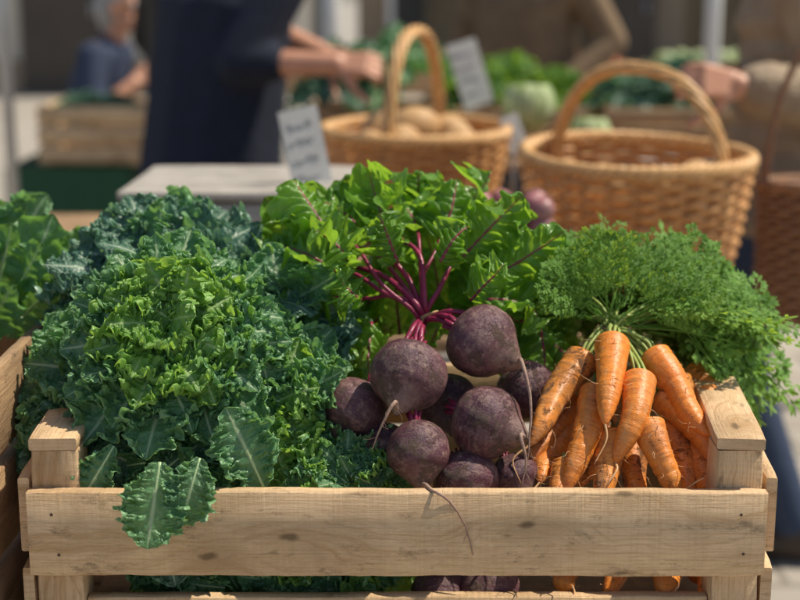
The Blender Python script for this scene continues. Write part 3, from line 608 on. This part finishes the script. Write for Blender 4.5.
# ---------------------------------------------------------------- baskets
def basket(label,c,a,b,ab,bb_,H,rot,hh,mt,mh,name='wicker_basket',cat='basket',rows=None,tr=.0052,handle=True,sad=.018,Ns=34,hr=.0065):
    r=thing(name,label,cat,c); c=Vector(c); rows=rows or int(H/(tr*1.75)); cr_,sr=math.cos(rot),math.sin(rot)
    def pt(an,k,off=0):
        e=k**.65; A_=ab+(a-ab)*e+off; B_=bb_+(b-bb_)*e+off; x=A_*math.cos(an); y=B_*math.sin(an); z=H*k+sad*math.cos(an)**2*k**2
        return c+Vector((x*cr_-y*sr,x*sr+y*cr_,z+.004))
    m=MB(); S=Ns*4
    for i in range(rows):
        k=(i+.3)/rows; u0=random.uniform(0,40)
        tube(m,[pt(j/S*2*PI,k,.0068*math.cos(Ns/2*(j/S*2*PI)+PI*i)) for j in range(S)],tr*random.uniform(.8,1.1),5,closed=True,u0=u0)
    m.build('woven_side',mt,r)
    m=MB()
    for j in range(Ns): tube(m,[pt((j+.5)/Ns*2*PI,k/8) for k in range(9)],.0038,5)
    m.build('stakes',mt,r)
    m=MB(); B=Vector((0,0,.006))
    for i in range(6):
        s=(i+1)/6.5; tube(m,[c+B+Vector((ab*s*math.cos(t)*cr_-bb_*s*math.sin(t)*sr,ab*s*math.cos(t)*sr+bb_*s*math.sin(t)*cr_,0)) for t in np.linspace(0,2*PI,40)[:-1]],ab/11,5,closed=True)
    m.build('base',mt,r)
    m=MB(); n=240
    for s in range(4):
        pts=[]
        for j in range(n):
            an=j/n*2*PI; tw=an*18+s*PI/2; pts.append(pt(an,1.0,.0075*math.cos(tw))+Vector((0,0,.009*math.sin(tw)+.003)))
        tube(m,pts,.0058,6,closed=True,u0=s*7)
    m.build('rim',mh,r)
    if handle:
        m=MB(); p0=pt(0,.6); p1=pt(PI,.6); n=90; ctr=(p0+p1)/2; ex=(p0-p1)/2; sdv=ex.cross(Vector((0,0,1))).normalized()
        zt=c.z+H+hh-ctr.z
        for s in range(6):
            pts=[]
            for j in range(n+1):
                t=j/n*PI; cx_=math.cos(t); q=ctr+ex*(abs(cx_)**.85*(1 if cx_>0 else -1))+Vector((0,0,zt*math.sin(t)**.8)); tw=t*5+s*PI/3
                rad=(q-ctr).normalized(); pts.append(q+rad*hr*1.3*math.cos(tw)+sdv*hr*1.7*math.sin(tw))
            tube(m,pts,hr*.72,6,u0=s*5)
        m.build('handle',mh,r)
    return r
TB=.80
cB2=P(632,230,1.40); cB2.z=TB+.014
r=basket('large round honey wicker basket with a twisted arch handle, behind the carrot tops',cB2,.218,.20,.170,.155,.225,-.85+PI,.170,M['wicker'],M['wickerp'],sad=.006,tr=.0062,Ns=30); r.rotation_euler=(.05,0,0)
cB1=P(415,190,1.92); cB1.z=TB+.012
r=basket('wicker basket with its tall handle turned edge-on, behind the beet leaves',cB1,.208,.205,.155,.15,.225,1.25,.225,M['wicker'],M['wickerp'],sad=.0,tr=.0062,Ns=28); r.rotation_euler=(.03,0,0)
def blobveg(name,label,cat,c,r,el,mt,group,seed,tip=None):
    rs=np.random.RandomState(seed); A=Vector(rs.normal(0,1,3)); A.z*=.3; A.normalize(); n=16; pr=[];ax=[]
    for t in np.linspace(0,1,n): ax.append(Vector(c)+A*(-math.cos(t*PI)*r*el)); pr.append(max(.05*r,r*math.sin(t*PI)**.9))
    m=MB(); sweep(m,ax,pr,18,.05,seed); o=m.build(name,mt); me=o.data; off=Vector(c); 
    me.transform(Matrix.Translation(-off)); o.location=off; setp(o,label,cat,group); return o
pots=[(0,0,.235,.045),(.075,.03,.22,.042),(-.08,.02,.225,.044),(.02,.09,.22,.043),(-.03,-.08,.205,.044),(.09,-.07,.20,.04),(-.1,-.06,.195,.04),(-.06,.1,.20,.04),(.11,.08,.19,.036)]
for i,(x,y,z,r) in enumerate(pots): blobveg('potato','tan potato heaped in the farther wicker basket','potato',cB1+Vector((x,y-.01,z)),r,1.3,M['potato'],'potatoes in the farther wicker basket',i)
for i in range(9):
    an=i*2.4; q_=.03+.11*math.sqrt(i/9); blobveg('potato','brown potato low inside the honey wicker basket with arch handle','potato',cB2+Vector((q_*math.cos(an),q_*math.sin(an),.14+.02*(i%3))),.04,1.3,M['potato'],'potatoes in the nearer wicker basket',20+i)
pb=gcrate('wooden_crate','greyish weathered wooden box behind the kale with a price card on it','crate',-.435,-.095,.985,1.32,TB+.003,1.02,M['pale'],3,.03)
m=MB()
for k in range(4): plank(m,(-.45,1.02+.09*k,1.028),(-.08,1.02+.09*k,1.028),.082,.014,up=(0,1,0))
m.build('lid',M['pale'],pb)
def card(label,c,wd,h,rz,tilt,roll,zfoot):
    r=thing('price_card',label,'price card',(c[0],c[1],zfoot)); R=Matrix.Rotation(rz,3,'Z')@Matrix.Rotation(roll,3,'Y')@Matrix.Rotation(tilt,3,'X'); c=Vector(c)
    def tr(mb):
        mb.v=[ (np.array(R)@a.T).T+np.array(c) for a in mb.v]
    m=MB(); box(m,(0,0,0),(wd,.004,h)); tr(m); m.build('panel',M['card'],r,False)
    m=MB(); rs=np.random.RandomState(int(wd*1e4))
    for row in range(4):
        z=h*(.33-.2*row); x=-wd*.36; pts=[]
        while x<wd*.34: pts.append((x,-.0030,z+rs.uniform(-.4,.4)*h*.10)); x+=wd*.07
        tube(m,cr(pts,3),h*.006,4)
    tr(m); m.build('writing',M['ink'],r)
    m=MB(); tube(m,[(c.x,c.y+.01,zfoot),tuple(c+R@Vector((0,.007,-h*.1)))],.004,6); m.build('stake',M['steel'],r)
card('grey white price card with blurred handwriting, leaning on the greyish box',P(306,152,1.10),.068,.145,.35,-.1,-.17,1.036)
card('pale price card standing high among the greens behind the wicker baskets',P(470,74,2.6),.085,.18,.3,-.15,-.28,.92)
card('small tilted price card between the two wicker baskets',P(514,134,1.9),.045,.085,.4,-.15,-.3,.80)
gcrate('wooden_crate','small crate of radishes between the beet leaves and the wicker baskets','crate',.04,.27,1.0,1.24,TB+.003,.955,M['shadepine'],2,.025)
for i in range(28):
    x=.075+.05*(i%4)+RS.uniform(-.01,.01); y=1.03+.045*((i//4)%4); z=.970+.030*(i//16); blobveg('radish','pink red radish heaped in the small crate behind the beet leaves','radish',(x,y,z),.021,1.0,M['radish'],'radishes in the small crate',70+i)
gcrate('wooden_crate','pale crate of leafy greens on the background table, left end','crate',-.30,.12,3.3,3.7,.863,.98,M['shadepine'],2)
gcrate('wooden_crate','pale crate of leafy greens on the background table, centre','crate',.17,.60,3.3,3.7,.863,.98,M['shadepine'],2)
gcrate('wooden_crate','pale crate of dark greens on the background table, right end','crate',.66,1.15,3.3,3.7,.863,.98,M['shadepine'],2)
names=['left','second from left','third from left','fourth from left','fifth from left','sixth from left','seventh from left','rightmost']
for i,(x,y,st,s,z) in enumerate([(-.18,3.45,KD,1.6,1.04),(-.02,3.5,KM,1.7,1.08),(.24,3.45,LE,1.2,.99),(.36,3.6,LE,1.3,1.),(.5,3.45,LE,1.1,.99),(.74,3.45,KD,1.3,1.0),(.9,3.5,KD,1.5,1.02),(1.06,3.45,KD,1.3,1.0)]):
    rosette('leafy_head','blurred leafy head in the background table crates, %s'%names[i],'leafy greens',(x,y,z),(0,-.3,1),.08*s,.06*s,12,st,(.1*s,.15*s),base=(x,y,z-.1))
def cabbage(c,r,label):
    t=thing('cabbage',label,'cabbage',Vector(c)-Vector((0,0,r)))
    m=MB(); ax=[Vector(c)+Vector((0,0,-math.cos(x*PI)*r*.93)) for x in np.linspace(0,1,20)]; sweep(m,ax,[max(.002,r*math.sin(x*PI)*.97) for x in np.linspace(0,1,20)],28,.02,5); m.build('heart',M['cabbage'],t)
    for k in range(7):
        a0=k*2*PI/7+.2; m=MB(); V=[];U=[];n=18
        for i in range(n+1):
            for j in range(n+1):
                u=i/n; v=j/n*2-1; ph=-PI/2+u*(PI*.78); rr=r*(1.02+.012*k%3+.10*u**4+.05*abs(v)**3*u); al=a0+v*.8*(.35+.65*math.sin(PI*(.15+.7*u)))
                rr+=r*.03*math.sin(9*v+7*u+k)*abs(v); V.append((c[0]+rr*math.cos(ph)*math.cos(al),c[1]+rr*math.cos(ph)*math.sin(al),c[2]+rr*math.sin(ph))); U.append((u,j/n))
        m.add(V,[(i*(n+1)+j,i*(n+1)+j+1,(i+1)*(n+1)+j+1,(i+1)*(n+1)+j) for i in range(n) for j in range(n)],U); m.build('leaf',M['cabbage'],t)
table('narrow plank bench behind the baskets carrying pale cabbages',.02,.62,2.34,2.75,.92,M['shadepine'])
def cz(p,r): return (p.x,p.y,.922+r)
for (px,r,lb) in ((528,.062,'pale green cabbage between the two wicker basket handles'),(474,.05,'small cabbage beside the high price card'),(590,.05,'small cabbage seen under the arch handle of the honey basket')):
    p=P(px,106,2.5); 
    if px==528: cabbage((p.x,p.y,p.z),.062,lb); zs=p.z-.062
    else: cabbage(cz(p,r),r,lb)
p=P(528,106,2.5); x_=p.x
gcrate('wooden_crate','small upturned crate holding up the pale cabbage','crate',x_-.10,x_+.10,p.y-.09,p.y+.12,.923,zs-.002,M['shadepine'],1,.02)
t=thing('draped_table','table under dark green cloth at the far left','table',(-1.5,4.6,0)); zt=.66
x0,x1=P(8,170,4.35).x,P(132,170,4.35).x
m=MB(); V=[];n=60; per=[]
for i in range(n):
    s=i/n*4; k=int(s); f=s-k; cs=[(x0,4.3),(x1,4.3),(x1,4.9),(x0,4.9)]; a=cs[k]; b=cs[(k+1)%4]; per.append((a[0]+(b[0]-a[0])*f,a[1]+(b[1]-a[1])*f))
cx0,cy0=(x0+x1)/2,4.6
for zi,z in enumerate((zt,zt-.02,.35,.05)):
    for i,(x,y) in enumerate(per):
        k=1+(.03+.03*math.sin(i*1.9))*min(zi,3)/3; V.append((cx0+(x-cx0)*k,cy0+(y-cy0)*k,z))
fc=[(z*n+i,z*n+(i+1)%n,(z+1)*n+(i+1)%n,(z+1)*n+i) for z in range(3) for i in range(n)]; fc.append(tuple(range(n))); m.add(V,fc); m.build('cloth',M['greencloth'],t)
for x in (x0+.05,x1-.05):
    for y in (4.36,4.84):
        m=MB(); plank(m,(x,y,0),(x,y,zt-.02),.04,.04,up=(1,0,0)); m.build('leg',M['shadepine'],t)
gcrate('wooden_crate','brown slatted crate of greens on the dark green draped table','crate',P(42,150,4.4).x,P(158,150,4.4).x,4.34,4.8,zt+.004,.905,M['pine'],3)
rosette('leafy_head','dark leafy heads in the slatted crate on the green draped table','leafy greens',(P(100,105,4.5).x,4.55,.88),(0,-.2,1),.16,.03,16,KD,(.12,.16),base=(P(100,105,4.5).x,4.55,.8))
# stall beyond with dark canvas back
st=thing('market_stall','brown canvas backed market stall behind the background greens','market stall',(.6,7.2,0))
sx0,sx1=-.75,3.4
for x in (sx0,sx1):
    for y in (6.2,7.6):
        m=MB(); tube(m,[(x,y,0),(x,y,2.5)],.025,10); m.build('post',M['white'],st)
for (xa_,xb_) in ((.15,1.25),(1.75,sx1-.03)):
    m=MB(); V=[];n=40
    for zi,z in enumerate((.05,1.2,2.4)):
        for i in range(n+1): V.append((xa_+(xb_-xa_)*i/n,7.57+.03*math.sin(i*.9)+.01*math.sin(i*2.3+zi),z))
    m.add(V,[(z*(n+1)+i,z*(n+1)+i+1,(z+1)*(n+1)+i+1,(z+1)*(n+1)+i) for z in range(2) for i in range(n)]); m.build('back_cloth',M['canvas'],st)
m=MB(); m.add([(sx0-.1,6.9,2.45),(sx1+.1,6.9,2.45),(sx1+.1,7.35,2.75),(sx0-.1,7.35,2.75),(sx1+.1,7.8,2.4),(sx0-.1,7.8,2.4)],[(0,1,2,3),(3,2,4,5)]); m.build('canopy',M['canvas'],st,False)
m=MB()
for k in range(5): plank(m,(sx0+.05,6.3+.14*k,.82),(sx1-.05,6.3+.14*k,.82),.135,.025,up=(0,1,0),seg=8)
m.build('counter',M['shadepine'],st)
stf=[('tomato',M['tomato'],.045,'tomato'),('pumpkin',M['orange'],.085,'pumpkin'),('potato',M['potato'],.05,'potato'),('turnip',M['cabbage'],.05,'turnip')]
pos_=['leftmost','second from left','third from left','fourth from left','fifth from left','rightmost']
for j,(nm,mt,r,ct) in enumerate([stf[1],stf[2],stf[0],stf[3],stf[1],stf[0]]):
    xa=sx0+.12+j*.66
    gcrate('wooden_crate','far crate of %ss on the canvas stall counter, %s'%(ct,pos_[j]),'crate',xa,xa+.58,6.32,6.75,.836,.96,M['pine'],2)
    nx=int(.5/(2*r)); ny=int(.36/(2*r))
    for a in range(nx):
        for b in range(ny): blobveg(nm,'%s in the far crate %s on the stall counter'%(ct,pos_[j]),ct,(xa+.05+r+a*2*r,6.36+r+b*2*r,.955+RS.uniform(0,.03)),r*.97,.92,mt,'%ss in far stall crate %s'%(ct,['one','two','three','four','five','six'][j]),300+j*40+a*7+b)
def pole(label,px,t,wd,mt):
    x=(px-400)/F*t; r=thing('stall_pole',label,'pole',(x,t-1.25,0)); m=MB(); tube(m,[(x,t-1.25,.02),(x,t-1.25,2.6)],wd/2,16); o=m.build('shaft',mt,r); m=MB(); box(m,(x,t-1.25,.012),(.2,.2,.02)); m.build('foot',M['steel'],r,False)
pole('white stall pole behind the pale cabbage',496,6.2,.07,M['white']); pole('white stall pole left of the beige padded coat',706,6.2,.07,M['white']); pole('grey metal stall pole at the far left',12,5.2,.045,M['steel']); pole('white stall pole beside the navy sleeve',332,7.0,.09,M['white'])
# ---------------------------------------------------------------- people
import bmesh
_b=bmesh.new(); bmesh.ops.create_icosphere(_b,subdivisions=2,radius=1); ICV=np.array([v.co[:] for v in _b.verts]); ICF=[tuple(v.index for v in f.verts) for f in _b.faces]; _b.free()
def ball(mb,c,r,R=None):
    r=np.array(r if hasattr(r,'__len__') else (r,r,r),float); V=ICV*r
    if R is not None: V=(np.array(R)@V.T).T
    mb.add(V+np.array(list(c)),ICF)
def limb(mb,a,b,ra,rb):
    a=Vector(a); b=Vector(b); L=(b-a).length; n=max(2,int(L/(min(ra,rb)*.4)))
    for i in range(n+1):
        t=i/n; ball(mb,a+(b-a)*t,ra+(rb-ra)*t)
def fuse(mb,name,mt,parent,vox,sm=3):
    o=mb.build(name,mt,parent); r=o.modifiers.new('fuse','REMESH'); r.mode='VOXEL'; r.voxel_size=vox; r.use_smooth_shade=True; s=o.modifiers.new('smooth','SMOOTH'); s.iterations=sm; s.factor=.6; return o
def ik(a,b,l1,l2,pole):
    a=Vector(a); b=Vector(b); d=b-a; D=min(d.length,(l1+l2)*.995); dn=d.normalized(); b=a+dn*D; x=(l1*l1-l2*l2+D*D)/(2*D); h=math.sqrt(max(0,l1*l1-x*x)); p=Vector(pole); p=(p-dn*p.dot(dn)).normalized(); return a+dn*x+p*h,b
def hand(mb,wr,d,pn,side,curl=1.0):
    d=Vector(d).normalized(); pn=Vector(pn); pn=(pn-d*pn.dot(d)).normalized(); s=d.cross(pn)*side
    for f in np.linspace(0,1,6):
        for k in (-1.5,-.5,.5,1.5): ball(mb,wr+d*(.01+.075*f)+s*(k*.018*(.75+.25*f)),(.0135))
    for k,ln in zip((-1.5,-.5,.5,1.5),(.075,.085,.08,.062)):
        p=wr+d*.088+s*k*.0205; dd=d.copy(); pp=pn.copy()
        for j,fr in enumerate((.45,.3,.25)):
            an=(.5,.8,.6)[j]*curl; dd,pp=(dd*math.cos(an)+pp*math.sin(an)).normalized(),(pp*math.cos(an)-dd*math.sin(an)).normalized(); q=p+dd*ln*fr; limb(mb,p,q,.0088-.0008*j,.008-.0008*j); p=q
    p=wr+d*.025-s*.03; dd=(d*.6-s*.7+pn*.35).normalized()
    for j,ln in enumerate((.04,.032,.026)):
        q=p+dd*ln; limb(mb,p,q,.0115-.001*j,.0105-.001*j); p=q; dd=(dd+d*.35+pn*.3*curl).normalized()
def person(label,x,y,face,coat,trs,hair,lean=.0,H=1.7,pz=None,rh=None,lh=None,sleeve=1.0,feet=.12,coatlen=.12,padded=False,detail=True,wide=1.0,pole_=None,curl=1.0):
    s=H/1.7; f=Vector((math.cos(face),math.sin(face),0)); r=Vector((math.sin(face),-math.cos(face),0)); t=thing('person',label,'person',(x,y,0))
    pel=Vector((x,y,(pz if pz else .93*s))); up=Vector((0,0,1)); ax=(up*math.cos(lean)+f*math.sin(lean)).normalized()
    ch=pel+ax*.36*s; nk=pel+ax*.53*s; hc=nk+(ax*.6+up*.4).normalized()*.165*s+f*.02; sh=[pel+ax*.47*s+r*k*.175*s*wide for k in(1,-1)]
    if rh is None: rh=sh[0]-up*.5+f*.12+r*.03
    if lh is None: lh=sh[1]-up*.5+f*.12-r*.03
    wr=[];el=[]
    for k,(S,hd) in enumerate(zip(sh,(rh,lh))):
        e,w_=ik(S,Vector(hd),.29*s,.26*s,Vector(pole_) if pole_ else -up*.8-f*.3+r*(.5 if k==0 else -.5)); el.append(e); wr.append(w_)
    hips=[pel+r*k*.09*s-up*.03 for k in(1,-1)]; fy=(.0 if not pz else .42)
    ank=[Vector((x,y,.085))+f*(fy+(.03 if k>0 else -.05))+r*k*feet for k in(1,-1)]; kn=[]
    for k in range(2):
        e,a_=ik(hips[k],ank[k],.43*s,.42*s,f); kn.append(e)
    b=MB(); R=Matrix((r,f,up)).transposed()
    for a0,b0,ra,rb in ((pel,ch,.12,.125),(ch,pel+ax*.46*s,.12,.10)):
        for q_ in np.linspace(0,1,5): p=a0+(b0-a0)*float(q_); ball(b,p,(1.25*(ra+(rb-ra)*q_),.85*(ra+(rb-ra)*q_),.10),R)
    limb(b,pel+ax*.46*s,hc-up*.05,.058,.052); ball(b,hc+up*.035,(.075,.093,.095),R); ball(b,hc-up*.045+f*.012,(.058,.072,.065),R); ball(b,hc-up*.085+f*.05,(.028,.024,.022),R)
    limb(b,hc+f*.088+up*.02,hc+f*.108-up*.02,.009,.014)
    for k in(1,-1): ball(b,hc+r*k*.077-f*.005,(.011,.02,.032),R)
    for k in range(2):
        limb(b,sh[k],el[k],.052*s,.04*s); limb(b,el[k],wr[k],.043*s,.029*s); hand(b,wr[k],wr[k]-el[k],up*-.3-r*(1 if k==0 else -1)*.9,1 if k==0 else -1,curl)
        limb(b,hips[k],kn[k],.085*s,.055*s); limb(b,kn[k],ank[k],.052*s,.034*s); limb(b,ank[k]-up*.035-f*.03,ank[k]-up*.05+f*.13,.036,.03)
    body=fuse(b,'body',M['skin'],t,.0052 if detail else .008,2)
    for k in(1,-1):
        m=MB(); ball(m,hc+f*.079+r*k*.031+up*.022,.0135); m.build('eye',M['eye'],body); 
    m=MB(); ball(m,hc+f*.088-up*.052,(.024,.008,.007),R); m.build('mouth',M['lip'],body)
    m=MB()
    for (o1,rr) in ((up*.055-f*.02,(.086,.098,.085)),(up*.01-f*.045,(.084,.075,.10)),(up*.09+f*.035,(.07,.055,.035)),(-up*.05-f*.06,(.065,.045,.06))): ball(m,hc+o1,rr,R)
    fuse(m,'hair',M[hair],t,.008)
    c=MB(); lo=pel-up*coatlen; nq=8 if padded else 22
    for q_ in np.linspace(0,1,nq): p=lo+(ch-lo)*float(q_); k=(.150-.012*q_); bu=(.012*math.sin(q_*28) if padded else 0); ball(c,p,(1.28*k*wide+bu,.95*k*wide+bu,.075),R)
    for q_ in np.linspace(0,1,9): p=ch+(pel+ax*.475*s-ch)*float(q_); ball(c,p,((.182-.012*q_)*wide,(.132-.03*q_)*wide,.07),R)
    limb(c,pel+ax*.48*s,pel+ax*.53*s,.075,.068)
    for k in range(2):
        limb(c,pel+ax*.44*s,sh[k],.09,.075); limb(c,sh[k],el[k],.078*s,.066*s); e=el[k]+(wr[k]-el[k])*(sleeve-.06)
        if padded:
            n=9
            for j in range(n): ball(c,el[k]+(e-el[k])*(j/(n-1)),.070-.012*j/n+(.004 if j%2 else -.002))
        else: limb(c,el[k],e,.066*s,.050*s)
    fuse(c,'coat',M[coat],t,.010,6)
    c=MB()
    ball(c,pel,(.165,.125,.12),R)
    for k in range(2): limb(c,hips[k],kn[k],.098*s,.07*s); limb(c,kn[k],ank[k]+up*.02,.068*s,.055*s)
    fuse(c,'trousers',M[trs],t,.011,3)
    for k in range(2):
        m=MB(); limb(m,ank[k]-up*.035-f*.04,ank[k]-up*.045+f*.14,.046,.039); ball(m,ank[k]-f*.01,.045); fuse(m,'shoe',M['shoe'],t,.008)
    return t,wr
def PT(px,py,t): return P(px,py,t-1.25)
person('person in a navy wool coat with a bare forearm reaching out to the right',PT(200,150,3.95).x,2.70,.85,'navy','navy','hair',lean=.30,H=1.74,rh=PT(336,64,3.75),lh=PT(338,62,3.95),sleeve=.40,coatlen=.3,wide=1.30,pole_=(-.55,-.3,-1.),curl=1.35)
person('person in a black coat standing behind the navy coated one',PT(180,60,5.6).x,4.4,.6,'black','black','hair',H=1.75)
px_,_=person('seated person in a blue top with grey hair beyond the slatted crate',PT(74,60,6.6).x,5.35,-.15,'blue','jeans','greyhair',lean=.35,H=1.66,pz=.62,sleeve=.45,rh=PT(135,82,6.4),lh=PT(140,80,6.7))
st=thing('stool','wooden stool under the seated person in blue','stool',(PT(74,60,6.6).x-.02,5.35,0)); sx_=st.location.x
m=MB(); tube(m,[(sx_,5.35,.46),(sx_,5.35,.50)],.17,24); m.build('seat',M['shadepine'],st)
for k in range(4):
    an=k*PI/2+.7; m=MB(); tube(m,[(sx_+.17*math.cos(an),5.35+.17*math.sin(an),0),(sx_+.11*math.cos(an),5.35+.11*math.sin(an),.46)],.016,8); m.build('leg',M['shadepine'],st)
person('person in a brown canvas jacket standing beside the white pole behind the baskets',PT(527,50,5.7).x,4.5,-2.2,'khaki','jeans','hair',H=1.7,sleeve=.95,wide=1.25,lh=PT(566,84,5.5))
pr_,wr_=person('person in beige padded jacket and jeans at the right edge, hand held out',PT(790,120,3.35).x,2.08,PI*.92,'beige','jeans','hair',lean=.0,H=1.68,lh=PT(738,86,3.0),rh=PT(748,80,3.3),sleeve=.86,padded=True,coatlen=.10,wide=1.12,pole_=(.5,-.1,-1.),curl=1.1)
bc=PT(796,315,3.0); bc.z=PT(796,318,2.9).z; bc.y-=.12
rb=basket('tan woven shoulder bag hanging in front of the beige jacket at the right edge',bc,.125,.06,.115,.055,.28,.1,.30,M['wickerd'],M['wickerd'],name='woven_bag',cat='bag',sad=0,Ns=26,tr=.007,hr=.0045)
